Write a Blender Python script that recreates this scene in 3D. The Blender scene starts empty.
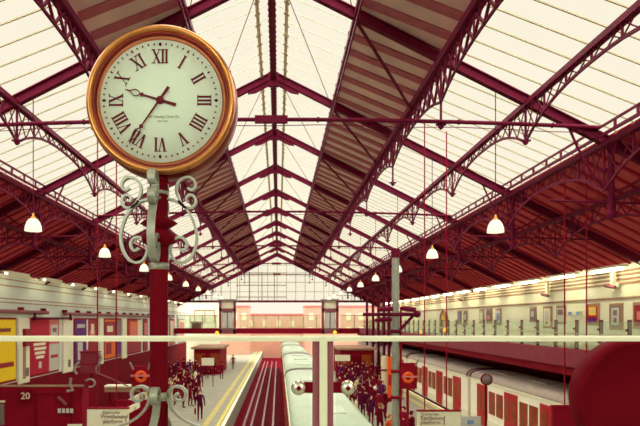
import bpy, bmesh, math, random
from mathutils import Vector, Matrix
random.seed(7)
C = bpy.context.scene.collection
PI = math.pi
F = 600.0; U0 = 278.5; V0 = 320.0; EYE = 6.0       # lens in pixels, vanishing point, eye height over the platforms

def P(u, v, d):
    """a point seen at pixel (u,v) of the photograph and d metres ahead"""
    return Vector(((u-U0)/F*d, d, EYE+(V0-v)/F*d))
def lin(c):
    return tuple((x/255/12.92 if x/255 <= .04045 else ((x/255+.055)/1.055)**2.4) for x in c)

# ---------------------------------------------------------------- materials
def mat(name, rgb, rough=.6, spec=.25, metal=0., var=.12, scale=3., emit=0., emit_rgb=None, bump=0.):
    m = bpy.data.materials.new(name); m.use_nodes = True
    nt = m.node_tree; b = nt.nodes['Principled BSDF']
    c = lin(rgb)
    tc = nt.nodes.new('ShaderNodeTexCoord'); nz = nt.nodes.new('ShaderNodeTexNoise')
    nz.inputs['Scale'].default_value = scale; nz.inputs['Detail'].default_value = 4
    rp = nt.nodes.new('ShaderNodeValToRGB')
    rp.color_ramp.elements[0].position = .3; rp.color_ramp.elements[1].position = .7
    rp.color_ramp.elements[0].color = (*[x*(1-var) for x in c], 1)
    rp.color_ramp.elements[1].color = (*[min(1, x*(1+var)) for x in c], 1)
    nt.links.new(tc.outputs['Object'], nz.inputs['Vector'])
    nt.links.new(nz.outputs['Fac'], rp.inputs['Fac'])
    nt.links.new(rp.outputs['Color'], b.inputs['Base Color'])
    b.inputs['Roughness'].default_value = rough
    b.inputs['Specular IOR Level'].default_value = spec
    b.inputs['Metallic'].default_value = metal
    if emit:
        b.inputs['Emission Color'].default_value = (*lin(emit_rgb or rgb), 1)
        b.inputs['Emission Strength'].default_value = emit
    if bump:
        bp = nt.nodes.new('ShaderNodeBump'); bp.inputs['Strength'].default_value = bump
        bp.inputs['Distance'].default_value = .02
        nt.links.new(nz.outputs['Fac'], bp.inputs['Height']); nt.links.new(bp.outputs['Normal'], b.inputs['Normal'])
    return m

def glass(name, tint, gloss=.04, diffuse=0., drgb=(240, 235, 210), var=.03, scale=.6):
    m = bpy.data.materials.new(name); m.use_nodes = True
    nt = m.node_tree; nt.nodes.remove(nt.nodes['Principled BSDF']); out = nt.nodes['Material Output']
    t = nt.nodes.new('ShaderNodeBsdfTransparent')
    tc = nt.nodes.new('ShaderNodeTexCoord'); nz = nt.nodes.new('ShaderNodeTexNoise'); nz.inputs['Scale'].default_value = scale
    rp = nt.nodes.new('ShaderNodeValToRGB')
    rp.color_ramp.elements[0].color = (*[x*(1-var) for x in tint], 1); rp.color_ramp.elements[1].color = (*tint, 1)
    nt.links.new(tc.outputs['Object'], nz.inputs['Vector']); nt.links.new(nz.outputs['Fac'], rp.inputs['Fac'])
    nt.links.new(rp.outputs['Color'], t.inputs['Color'])
    g = nt.nodes.new('ShaderNodeBsdfGlossy'); g.inputs['Roughness'].default_value = .0
    mx = nt.nodes.new('ShaderNodeMixShader'); mx.inputs['Fac'].default_value = gloss
    nt.links.new(t.outputs[0], mx.inputs[1]); nt.links.new(g.outputs[0], mx.inputs[2]); last = mx
    if diffuse:
        d = nt.nodes.new('ShaderNodeBsdfDiffuse'); d.inputs['Color'].default_value = (*lin(drgb), 1)
        m2 = nt.nodes.new('ShaderNodeMixShader'); m2.inputs['Fac'].default_value = diffuse
        nt.links.new(mx.outputs[0], m2.inputs[1]); nt.links.new(d.outputs[0], m2.inputs[2]); last = m2
    nt.links.new(last.outputs[0], out.inputs['Surface'])
    return m

M = {}  # dark materials hold the red cast of the shadows in their base colours
M['iron'] = mat('maroon_iron', (100, 9, 42), .6, .1, var=.15)
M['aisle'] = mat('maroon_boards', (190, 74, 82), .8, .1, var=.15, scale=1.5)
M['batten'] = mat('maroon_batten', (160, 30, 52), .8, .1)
M['board'] = mat('brown_boards', (206, 176, 164), .8, .1, var=.12, scale=1.2)
M['rib'] = mat('board_rib', (164, 92, 98), .8, .1)
M['bar'] = mat('glazing_bar', (178, 168, 130), .6, .2)
M['vent'] = mat('vent_slat', (214, 208, 172), .7, .2)
M['sash'] = mat('putty_strip', (222, 222, 190), .7, .2)
M['paint'] = mat('post_paint', (104, 4, 21), .7, .05, var=.08)
M['dark'] = mat('dark_maroon', (136, 10, 34), .75, .1, var=.1)
M['darker'] = mat('deep_maroon', (116, 5, 24), .8, .08, var=.1)
M['fascia'] = mat('maroon_fascia', (130, 42, 58), .6, .2)
M['gold'] = mat('polished_brass', (204, 136, 76), .28, .5, metal=.85, var=.18, scale=6)
M['bronze'] = mat('dull_bronze', (166, 96, 62), .4, .4, metal=.6, var=.15, scale=6)
M['brown'] = mat('reddish_bronze', (130, 40, 30), .4, .4, metal=.5, var=.2, scale=6)
M['dial'] = mat('cream_dial', (222, 233, 216), .55, .2, var=.02)
M['ink'] = mat('maroon_ink', (100, 12, 34), .6, .2, var=.05)
M['faint'] = mat('faint_print', (166, 158, 130), .6, .2, var=.05)
M['silver'] = mat('silver_paint', (156, 156, 142), .4, .4, metal=.45, var=.15, scale=14)
M['chrome'] = mat('chrome', (215, 210, 195), .18, .5, metal=.9, var=.05)
M['rail'] = mat('brushed_rail', (216, 212, 184), .4, .3, metal=.1, var=.04)
M['fin'] = mat('brown_fin', (136, 72, 78), .5, .3, var=.08)
M['cream'] = mat('cream_wall', (236, 236, 206), .8, .1, var=.04, scale=.8)
M['creamg'] = mat('cream_green_wall', (206, 216, 204), .8, .1, var=.05, scale=.8)
M['groove'] = mat('tan_groove', (165, 130, 105), .8, .1)
M['white'] = mat('off_white', (232, 230, 200), .6, .2, var=.04)
M['platform'] = mat('platform_paving', (156, 154, 134), .85, .1, var=.1, scale=1.4)
M['yellow'] = mat('yellow_line', (216, 200, 96), .8, .1)
M['tactile'] = mat('tan_tactile_strip', (196, 180, 112), .8, .1)
M['nosing'] = mat('white_nosing', (245, 238, 208), .8, .1)
M['ballast'] = mat('track_bed', (110, 14, 30), .95, .02, var=.25, scale=6, bump=.4)
M['railsteel'] = mat('rail_steel', (176, 130, 128), .35, .4, metal=.4)
M['sleeper'] = mat('sleeper', (128, 40, 50), .9, .05, var=.2)
M['troof'] = mat('pale_train_roof', (188, 202, 176), .55, .25, var=.05, scale=2)
M['tbody'] = mat('white_train_body', (250, 246, 224), .4, .3, var=.03)
M['tgrey'] = mat('grey_train_roof', (176, 160, 145), .6, .2, var=.08)
M['tred'] = mat('red_train_door', (168, 6, 22), .45, .3, var=.06)
M['tdark'] = mat('dark_skirt', (86, 10, 28), .7, .1)
M['lit'] = mat('lit_carriage_window', (110, 30, 24), .3, .15, var=.6, scale=2.5, emit=.12, emit_rgb=(230, 120, 30))
M['lamp'] = mat('glowing_glass', (110, 106, 92), .4, .2, var=0, emit=1.15, emit_rgb=(255, 246, 212))
M['tube'] = mat('glowing_tube', (255, 250, 220), .4, .2, var=0, emit=9, emit_rgb=(255, 248, 220))
M['tube2'] = mat('bright_tube', (255, 250, 220), .4, .2, var=0, emit=32, emit_rgb=(255, 246, 212))
M['amber'] = mat('glowing_amber', (250, 190, 60), .4, .2, var=0, emit=1.0, emit_rgb=(252, 190, 50))
M['orange'] = mat('glowing_orange_enamel', (204, 76, 24), .4, .3, var=.15, scale=4, emit=.25, emit_rgb=(230, 90, 20))  # enamel given a glow of its own, for ring signs and totem
M['brass'] = mat('lamp_brass', (214, 150, 60), .4, .4, metal=.4)
M['gable'] = mat('gable_mullion', (150, 140, 112), .7, .1)
M['brick'] = mat('pale_brick', (206, 160, 138), .9, .05, var=.06, scale=.5)
M['gold_arch'] = mat('ochre_arch', (196, 166, 84), .7, .2, var=.12)
M['hairm'] = mat('dark_hair', (84, 16, 26), .7, .1)
M['skin'] = mat('skin', (226, 176, 150), .6, .2)
M['roofglass'] = glass('roof_glass', (1.0, .995, .975), .0, .0)
M['gableglass'] = glass('gable_glass', (.995, .99, .965), .0, .04)
M['clear'] = glass('balustrade_glass', (.985, .985, .97), .0)
M['greenglass'] = glass('green_balustrade_glass', (.92, .97, .9), .03, .12, (215, 228, 192))
for n, c in dict(pyellow=(240, 205, 30), pred=(176, 20, 52), ppurple=(96, 32, 110), pmaroon=(150, 34, 48), porange=(224, 112, 40),
                 pgrey=(196, 196, 184), pblue=(120, 150, 190), ppink=(210, 120, 110), pcream=(226, 218, 180), pdgrey=(128, 110, 108)).items():
    M[n] = mat('poster_'+n[1:], c, .6, .15, var=.05)

# ---------------------------------------------------------------- mesh helpers
class MB:
    def __init__(s): s.v = []; s.f = []; s.mi = []; s.cur = 0; s.smooth = False; s.sm = []
    def add(s, vs, fs):
        o = len(s.v); s.v += [Vector(p) for p in vs]
        for f in fs: s.f.append([o+i for i in f]); s.mi.append(s.cur); s.sm.append(s.smooth)
        return s
    def box(s, x0, x1, y0, y1, z0, z1):
        v = [(x, y, z) for x in (x0, x1) for y in (y0, y1) for z in (z0, z1)]
        return s.add(v, [(0, 1, 3, 2), (4, 6, 7, 5), (0, 4, 5, 1), (2, 3, 7, 6), (0, 2, 6, 4), (1, 5, 7, 3)])
    def bar(s, p, q, w, h, up=(0, 0, 1)):
        """rectangular bar from p to q, h along 'up', w sideways"""
        p, q = Vector(p), Vector(q); d = (q-p).normalized(); up = Vector(up)
        a = d.cross(up)
        if a.length < 1e-4: a = d.cross(Vector((1, 0, 0)))
        a.normalize(); b = a.cross(d)
        v = [e+a*(w/2*i)+b*(h/2*j) for e in (p, q) for i, j in ((-1, -1), (1, -1), (1, 1), (-1, 1))]
        return s.add(v, [(3, 2, 1, 0), (4, 5, 6, 7), (0, 1, 5, 4), (1, 2, 6, 5), (2, 3, 7, 6), (3, 0, 4, 7)])
    def tube(s, pts, r, n=8, cap=True):
        pts = [Vector(p) for p in pts]; rs = r if isinstance(r, (list, tuple)) else [r]*len(pts)
        o = len(s.v); prev = None; vs = []; fs = []
        for i, p in enumerate(pts):
            d = (pts[min(i+1, len(pts)-1)]-pts[max(i-1, 0)]).normalized()
            a = prev - d*prev.dot(d) if prev is not None else d.cross(Vector((0, 0, 1)))
            if a.length < 1e-4: a = d.cross(Vector((1, 0, 0)))
            a.normalize(); prev = a; b = d.cross(a)
            for k in range(n):
                t = 2*PI*k/n; vs.append(p+(a*math.cos(t)+b*math.sin(t))*rs[i])
        for i in range(len(pts)-1):
            for k in range(n): fs.append((i*n+k, i*n+(k+1) % n, (i+1)*n+(k+1) % n, (i+1)*n+k))
        sm = s.smooth; s.smooth = True; s.add(vs, fs); s.smooth = sm
        if cap: s.add(vs[:n], [tuple(range(n-1, -1, -1))]); s.add(vs[-n:], [tuple(range(n))])
        return s
    def lathe(s, prof, c, axis='z', n=32, close=False):
        """prof: (radius, height) pairs turned about an axis through c"""
        vs = []; fs = []; c = Vector(c)
        for r, h in prof:
            for k in range(n):
                t = 2*PI*k/n; x, y = r*math.cos(t), r*math.sin(t)
                vs.append(c+(Vector((x, y, h)) if axis == 'z' else Vector((x, -h, y)) if axis == '-y' else Vector((h, x, y))))
        m = len(prof)
        for i in range(m if close else m-1):
            j = (i+1) % m
            for k in range(n): fs.append((i*n+k, i*n+(k+1) % n, j*n+(k+1) % n, j*n+k))
        sm = s.smooth; s.smooth = True; s.add(vs, fs); s.smooth = sm
        return s
    def prism(s, poly, vec):
        """polygon (3-D points) swept along vec"""
        poly = [Vector(p) for p in poly]; n = len(poly); vec = Vector(vec)
        vs = poly+[p+vec for p in poly]
        return s.add(vs, [tuple(range(n-1, -1, -1)), tuple(range(n, 2*n))]+[(i, (i+1) % n, n+(i+1) % n, n+i) for i in range(n)])
    def strap(s, pts, nrm, w, t):
        """flat bar following pts in a plane with normal nrm: w across the plane, t thick in it"""
        pts = [Vector(p) for p in pts]; nrm = Vector(nrm).normalized(); vs = []; fs = []; n = len(pts)
        for i, p in enumerate(pts):
            d = (pts[min(i+1, n-1)]-pts[max(i-1, 0)]).normalized(); a = d.cross(nrm).normalized()
            vs += [p+a*t/2+nrm*w/2, p-a*t/2+nrm*w/2, p-a*t/2-nrm*w/2, p+a*t/2-nrm*w/2]
        for i in range(n-1):
            for k in range(4): fs.append((i*4+k, i*4+(k+1) % 4, i*4+4+(k+1) % 4, i*4+4+k))
        fs += [(3, 2, 1, 0), tuple(4*(n-1)+k for k in range(4))]
        return s.add(vs, fs)
    def build(s, name, m, parent=None, origin=None):
        me = bpy.data.meshes.new(name)
        if parent is not None: o = wloc(parent)
        elif origin is not None: o = Vector(origin)
        else:
            xs = [p.x for p in s.v]; ys = [p.y for p in s.v]; zs = [p.z for p in s.v]
            o = Vector(((min(xs)+max(xs))/2, (min(ys)+max(ys))/2, min(zs)))
        me.from_pydata([p-o for p in s.v], [], s.f)
        for mm in (m if isinstance(m, (list, tuple)) else [m]): me.materials.append(mm)
        for p, i, k in zip(me.polygons, s.mi, s.sm): p.material_index = i; p.use_smooth = k
        bm = bmesh.new(); bm.from_mesh(me); bmesh.ops.recalc_face_normals(bm, faces=bm.faces); bm.to_mesh(me); bm.free()
        me.update()
        ob = bpy.data.objects.new(name, me); C.objects.link(ob)
        if parent is not None: ob.parent = parent
        else: ob.location = o
        return ob
def wloc(o):
    v = Vector((0, 0, 0))
    while o is not None: v = v+o.location; o = o.parent
    return v
def tag(o, label, cat, group=None):
    o['label'] = label; o['category'] = cat
    if group: o['group'] = group
    return o
def thing(name, label, cat, loc, group=None):
    o = bpy.data.objects.new(name, None); C.objects.link(o); o.location = loc; o.empty_display_size = .2
    return tag(o, label, cat, group)
def struct(o): o['kind'] = 'structure'; return o
def sgroup(name, loc):
    o = bpy.data.objects.new(name, None); C.objects.link(o); o.location = loc; return struct(o)
def copy_tree(o, parent=None):
    c = o.copy(); C.objects.link(c); c.parent = parent
    for ch in [x for x in o.children]: copy_tree(ch, c)
    return c
def bx(*a): return MB().box(*a)
def text_mb(txt, size, align='CENTER', shear=0.):
    """lettering as a thin solid mesh in the XY plane"""
    cu = bpy.data.curves.new('t', 'FONT'); cu.body = txt; cu.size = size; cu.align_x = align; cu.align_y = 'CENTER'
    cu.extrude = .004; cu.shear = shear; cu.resolution_u = 3
    o = bpy.data.objects.new('t', cu); C.objects.link(o)
    bpy.context.view_layer.update()
    me = bpy.data.meshes.new_from_object(o.evaluated_get(bpy.context.evaluated_depsgraph_get()))
    vs = [v.co.copy() for v in me.vertices]; fs = [tuple(p.vertices) for p in me.polygons]
    bpy.data.objects.remove(o); bpy.data.meshes.remove(me); bpy.data.curves.remove(cu)
    return vs, fs
def text(name, txt, size, c, m, parent, face='-y', align='CENTER', shear=0., thick=1.):
    """lettering centred on c, read by someone looking along +y ('-y'), at the left wall ('+x') or the right wall ('-x')"""
    vs, fs = text_mb(txt, size, align, shear); c = Vector(c)
    if face == '-y': w = [c+Vector((v.x, -v.z*thick, v.y)) for v in vs]
    elif face == '+x': w = [c+Vector((v.z, v.x, v.y)) for v in vs]
    else: w = [c+Vector((-v.z, -v.x, v.y)) for v in vs]
    b = MB(); b.add(w, fs); return b.build(name, m, parent)
ORD = ['first', 'second', 'third', 'fourth', 'fifth', 'sixth', 'seventh', 'eighth', 'ninth', 'tenth', 'eleventh', 'twelfth', 'thirteenth', 'fourteenth', 'fifteenth', 'sixteenth', 'seventeenth', 'eighteenth']

# ================================================================ THE ROOF
XR = -.2; H = 9.8; SL = .505; YK = lambda k: 2.6+7*k; NK = 12
def rz(x, dz=0.): return EYE+H-SL*abs(x-XR)+dz
PUR = [.236*H, .479*H, .718*H, .939*H, 1.13*H]          # purlin lines, distance from the ridge
EAVE = 1.505*H
def rp(s, d, y, dz=0.): x = XR+s*d; return Vector((x, y, rz(x)+dz))

iron = M['iron']
for k in range(0, NK+1):                                 # one iron truss per bay
    y = YK(k); root = sgroup('roof_truss', (XR, y, rz(XR)))
    for s in (-1, 1):
        b = MB(); nr = Vector((s*SL, 0, 1)).normalized()
        p, q = rp(s, .12, y, -.17), rp(s, EAVE, y, -.17)
        b.bar(p, q, .05, .27, nr)
        b.bar(p-nr*.12, q-nr*.12, .2, .03, nr); b.bar(p+nr*.12, q+nr*.12, .2, .03, nr)
        b.build('rafter', iron, root)
        g = MB()                                          # tapering gusset under the ridge end
        a0 = rp(s, .05, y, -.15); a1 = rp(s, 1.0, y, -.2); a2 = rp(s, 1.0, y, -.42); a3 = rp(s, .7, y, -.52); a4 = rp(s, .05, y, -.5)
        g.prism([p_+Vector((0, -.05, 0)) for p_ in (a0, a1, a2, a3, a4)], (0, .1, 0)); g.build('gusset', iron, root)
        for i in (1, 2, 3):                               # hangers below the purlin nodes with drop finials
            h = MB(); a = rp(s, PUR[i], y, -.2); dz = (1.85, 1.1, .8)[i-1]
            h.tube([a, a-Vector((0, 0, dz))], .035, 6)
            h.lathe([(0, -.12), (.05, -.09), (.09, -.03), (.05, .05), (.04, .12), (0, .14)], a-Vector((0, 0, dz)), n=8)
            h.bar(a-Vector((.14, 0, dz-.02)), a-Vector((-.14, 0, dz-.02)), .05, .05)
            h.build('hanger', iron, root)
    hub = MB(); hub.box(XR-.2, XR+.2, y-.09, y+.09, rz(XR)-.62, rz(XR)-.08); hub.build('ridge_hub', iron, root)
    if k in (2, 4, 6, 8, 10):
        t = MB(); zt = EYE+.56*H; n = 14
        pts = [Vector((XR-.92*H+1.84*H*i/n, y-.12, zt-.2+.22*(1-(2*i/n-1)**2))) for i in range(n+1)]
        t.tube(pts, .055, 6)
        for i in range(1, n): t.lathe([(.05, -.05), (.085, 0), (.05, .05)], pts[i], axis='x', n=6)
        t.bar(pts[n//2]-Vector((.45, 0, 0)), pts[n//2]+Vector((.45, 0, 0)), .12, .2)
        t.build('tie_rod', iron, root)
        c = MB(); c.tube([p_+Vector((0, 0, -.16-.02*math.sin(i*2.1))) for i, p_ in enumerate(pts)], .012, 5); c.build('cable', iron, root)

Y0, Y1 = YK(0), YK(NK)
# ridge beam with its vents
b = MB(); b.box(XR-.11, XR+.11, Y0, Y1, rz(XR)-.36, rz(XR)-.05)
for i in range(int((Y1-Y0)/.35)):
    yy = Y0+.35*i
    for s in (-1, 1): b.box(XR+s*.11-.02, XR+s*.11+.02, yy, yy+.06, rz(XR)-.33, rz(XR)-.27)
struct(b.build('ridge_beam', iron))
for s in (-1, 1):
    b = MB(); b.bar(rp(s, .46, Y0, -.02), rp(s, .46, Y1, -.02), .12, .03, (s*SL, 0, 1))
    b.cur = 1
    for i in range(int((Y1-Y0)/.7)):
        yy = Y0+.7*i; b.bar(rp(s, .37, yy, -.04), rp(s, .55, yy, -.04), .12, .03, (s*SL, 0, 1))
    struct(b.build('ridge_vent', [M['sash'], M['vent']]))

def panel(name, s, d0, d1, k, m, mbar, nbar, bw, bh, skew, dz=.0, thick=.015):
    """one bay of roofing on side s between distances d0..d1, its bars in the same object"""
    b = MB(); y0, y1 = YK(k), YK(k+1); n = Vector((s*SL, 0, 1)).normalized()
    pts = [rp(s, d0, y0, dz), rp(s, d1, y0, dz), rp(s, d1, y1, dz), rp(s, d0, y1, dz)]
    b.prism(pts, n*thick); b.cur = 1
    L = d1-d0
    for i in range(-2, nbar+3):
        ya = y0+7*(i+.5)/nbar; yb = ya-skew*L; ta, tb = 0., 1.
        def cut(t): return ya+(yb-ya)*t
        # clip against the bay
        if skew:
            for lim, sgn in ((y0+.02, 1), (y1-.02, -1)):
                if (cut(ta)-lim)*sgn < 0 and (cut(tb)-lim)*sgn < 0: ta = tb = 0; break
                if (cut(ta)-lim)*sgn < 0: ta = (lim-ya)/(yb-ya)
                if (cut(tb)-lim)*sgn < 0: tb = (lim-ya)/(yb-ya)
        elif not (y0 < ya < y1): continue
        if tb-ta < .02: continue
        b.bar(rp(s, d0+L*ta, cut(ta), dz-bh/2), rp(s, d0+L*tb, cut(tb), dz-bh/2), bw, bh, n)
    return struct(b.build(name, [m, mbar]))
for k in range(0, NK):
    for s in (-1, 1):
        panel('roof_glazing', s, .1, PUR[0], k, M['roofglass'], M['sash'], 9, .02, .015, .18)
        panel('ceiling_boards', s, PUR[0], PUR[1], k, M['board'], M['rib'], 7, .36, .05, .18)
        panel('roof_glazing', s, PUR[1], PUR[3]+.12, k, M['roofglass'], M['bar'], 9, .035, .03, .18)
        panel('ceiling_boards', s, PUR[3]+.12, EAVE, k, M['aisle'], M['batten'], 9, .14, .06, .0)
    # crossed bracing under the boarded strip, thin rods under the ridge glass
    for s in (-1, 1):
        b = MB(); b.bar(rp(s, PUR[0], YK(k), -.3), rp(s, PUR[1], YK(k)+3.5, -.45), .08, .05); struct(b.build('wind_brace', iron))
        b = MB(); b.tube([rp(s, .3, YK(k), -.28), rp(s, PUR[0], YK(k+1), -.3)], .013, 5); struct(b.build('wind_rod', M['dark']))

def girder(name, s, d, drop, arch, seg=12, w=.09, top=.14, skip=0, web=.026):
    """lengthwise lattice girder: top chord under the roofing, lower chord arched from node to node"""
    x = XR+s*d; z = rz(x)-.3
    b = MB(); b.box(x-w, x+w, Y0, Y1, z-top/2, z+top/2)
    for k in range(skip, NK):
        low = []; up = []
        for i in range(seg+1):
            t = i/seg; e = abs(2*t-1)**2.6
            low.append(Vector((x, YK(k)+7*t, z-drop-arch*e))); up.append(Vector((x, YK(k)+7*t, z)))
        for i in range(seg):
            b.bar(low[i], low[i+1], .07, .05, (1, 0, 0))
            b.bar(low[i], up[i+1], web, web); b.bar(up[i], low[i+1], web, web)
            if i % 2 == 0: b.bar(up[i], low[i], .045, .045)
    return struct(b.build(name, iron))
for s in (-1, 1):
    girder('lattice_girder', s, PUR[0], .26, .0, seg=12, w=.05, top=.1)
    girder('lattice_girder', s, PUR[1], .66, .45, seg=10, w=.13, top=.2, web=.06)
    girder('lattice_girder', s, PUR[2], .30, .72, seg=12)
    girder('lattice_girder', s, PUR[3], .42, .85, seg=10)
    girder('lattice_girder', s, PUR[4], .55, .9, seg=10)
    # lit strip with uprights just under the lowest pane
    b = MB(); x = XR+s*(PUR[3]-.25)
    b.box(x-.03, x+.03, Y0, Y1, rz(x)-.32, rz(x)-.24).box(x-.025, x+.025, Y0, Y1, rz(x)-.07, rz(x)-.01)
    yy = Y0
    while yy < Y1: b.bar((x, yy, rz(x)-.03), (x, yy, rz(x)-.3), .07, .05); yy += 1.0
    struct(b.build('eave_rail', iron))
# aisle posts and curved spandrels between roof and outer girder
for k in range(1, NK):
    for s in (-1, 1):
        x = XR+s*(PUR[3]+.2); y = YK(k); root = sgroup('aisle_strut', (x, y, rz(x)-2.1))
        b = MB(); b.tube([(x, y, rz(x)-.1), (x, y, rz(x)-2.1)], .09, 8)
        b.lathe([(0, -.2), (.08, -.12), (.14, 0), (.1, .08)], (x, y, rz(x)-2.1), n=8); b.build('post', iron, root)
        for sx in (-1, 1):
            c = MB(); c.tube([Vector((x+sx*1.2*t, y, rz(x)-1.5+(1.25-sx*s*.6)*t**1.6)) for t in [i/6 for i in range(7)]], .035, 6); c.build('brace', iron, root)
        c = MB(); c.tube([(x-s*1.7, y, rz(x)-1.75), (x+s*3.4, y, rz(x)-1.9)], .035, 6); c.build('tie_rod', iron, root)

# gable screen at the far end
yg = Y1+.12; zb = EYE+2.74; root = sgroup('window_1', (XR, yg, zb))
xl = XR+(zb-(EYE+H))/SL
b = MB(); b.prism([(xl, yg, zb), (2*XR-xl, yg, zb), (XR, yg, EYE+H-.1)], (0, .02, 0)); b.build('glazing', M['gableglass'], root)
b = MB()
for i in range(-9, 10):
    x = XR+i*1.35; zt = rz(x)-.2
    if zt > zb+.2: b.box(x-.035, x+.035, yg-.04, yg+.04, zb, zt)
for zz in (1.35, 2.7, 4.05):
    hw = (H-.2-2.74-zz)/SL
    if hw > .5: b.box(XR-hw, XR+hw, yg-.04, yg+.04, zb+zz-.03, zb+zz+.03)
b.build('mullions', M['gable'], root)
b = MB(); b.box(-14.4, 14.2, yg-.16, yg+.16, zb-.2, zb+.1); b.build('transom', iron, root)
b = MB()
for s in (-1, 1): b.bar(rp(s, 0, yg, -.35), rp(s, EAVE, yg, -.35), .25, .5, (s*SL, 0, 1))
b.build('gable_rafter', iron, root)
b = MB()                                                  # frame seen through the screen
for i in range(4): b.box(-6+i*1.8-.06, -6+i*1.8+.06, yg+.5, yg+.6, zb, zb+4.2)
for z in (0.6, 2.3, 4.1): b.box(-6.2, 1.2, yg+.5, yg+.6, zb+z-.06, zb+z+.06)
b.build('inner_grid', M['gable'], root)

# ================================================================ WALLS, PLATFORMS, DECK
WL, WR = -14.6, 14.5; ze = lambda x: rz(x)
zl = ze(WL)
b = MB(); b.box(WL-.4, WL, 3, 95, EYE-3.45, zl+.1); b.cur = 1
for z in (1.85, 1.15, .95, 2.2): b.box(WL-.02, WL+.02, 3, 95, EYE+z-.03, EYE+z+.03)
b.cur = 2; b.box(WL-.4, WL+.02, 3, 95, -1.2, EYE-3.45)
struct(b.build('wall_left', [M['creamg'], M['groove'], M['darker']]))
b = MB(); b.box(WL, WL+.12, 3, Y1, zl-.18, zl-.06)
struct(b.build('trim_1', M['white']))
b = MB(); b.box(WR, WR+.4, 3, Y1+.4, EYE-1.3, ze(WR)+.1); b.cur = 1
for z in (1.55, 1.72, 1.9, 2.06): b.box(WR-.05, WR+.02, 3, Y1, EYE+z-.045, EYE+z+.045)
b.box(WR-.06, WR+.02, 3, Y1, EYE+.88, EYE+.97)
b.cur = 2; b.box(WR-.02, WR+.4, 3, Y1+.4, -1.2, EYE-1.3)
struct(b.build('wall_right', [M['cream'], M['groove'], M['darker']]))
# ground and platforms
struct(bx(-15.2, 15.2, -2, 130, -1.5, -1.2).build('ground', M['ballast']))
def platform(name, x0, x1, y0, y1, e0, e1):
    b = bx(x0, x1, y0, y1, -1.2, 0); b.cur = 1
    w = .2
    for e, on in ((0, e0), (1, e1)):
        if not on: continue
        xa = x0 if e == 0 else x1-w; b.cur = 1; b.box(xa, xa+w, y0, y1, .0, .006)
        xa = x0+.36 if e == 0 else x1-.5; b.cur = 2; b.box(xa, xa+w, y0, y1, .0, .006)
        xa = x0+.85 if e == 0 else x1-1.3; b.cur = 3; b.box(xa, xa+.34, y0, y1, .0, .004)
    return struct(b.build(name, [M['platform'], M['nosing'], M['yellow'], M['tactile']]))
platform('floor_left', -11.35, -3.06, 6, 125, 1, 1)
platform('floor_right', 3.06, 11.15, 6, 125, 1, 1)
# the deck the photographer stands on
b = MB(); b.box(-15, 14.8, -4, 3.1, EYE-1.55, EYE-1.2); b.box(-3, 3.6, 3.1, 4.75, EYE-1.55, EYE-1.2)
struct(b.build('floor_deck', M['platform']))

# unseen hall roof and walls added behind the camera to block sun and sky
struct(bx(-15, 14.8, -12, 2.5, EYE+3.3, EYE+3.6).build('ceiling_light_block', M['cream']))
b = MB(); b.prism([(WL, 2.3, EYE+3.6), (WR, 2.3, EYE+3.6), (XR, 2.3, EYE+H+.1)], (0, .2, 0)); struct(b.build('wall_light_block', M['cream']))
struct(bx(-15.2, -15, -12, 3, -1.2, EYE+3.6).build('wall_light_block_left', M['cream'])); struct(bx(14.8, 15, -12, 3, -1.2, EYE+3.6).build('wall_light_block_right', M['cream']))
struct(bx(-15, 14.8, -4.2, -4, -1.2, EYE-1.2).build('wall_under_deck', M['dark']))
# track beside the middle train
tr = thing('railway_track', 'open railway track between the left platform and the middle train', 'railway track', (-1.1, 8, -1.2))
sl = bx(-2.35, .15, 8.0, 8.24, -1.2, -1.02).build('sleeper', M['sleeper'], tr)
for i in range(1, 96):
    c = sl.copy(); C.objects.link(c); c.parent = tr; c.location = (0, .85*i, 0)
for x, nm in ((-1.80, 'running_rail'), (-.37, 'running_rail'), (-1.06, 'conductor_rail'), (-2.28, 'conductor_rail')):
    h = .16 if nm[0] == 'r' else .2
    MB().box(x-.06, x+.06, 8, 100, -1.02, -.99).box(x-.015, x+.015, 8, 100, -1.0, -1.02+h).box(x-.04, x+.04, 8, 100, -1.02+h-.04, -1.02+h).build(nm, M['railsteel'], tr)

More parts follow.
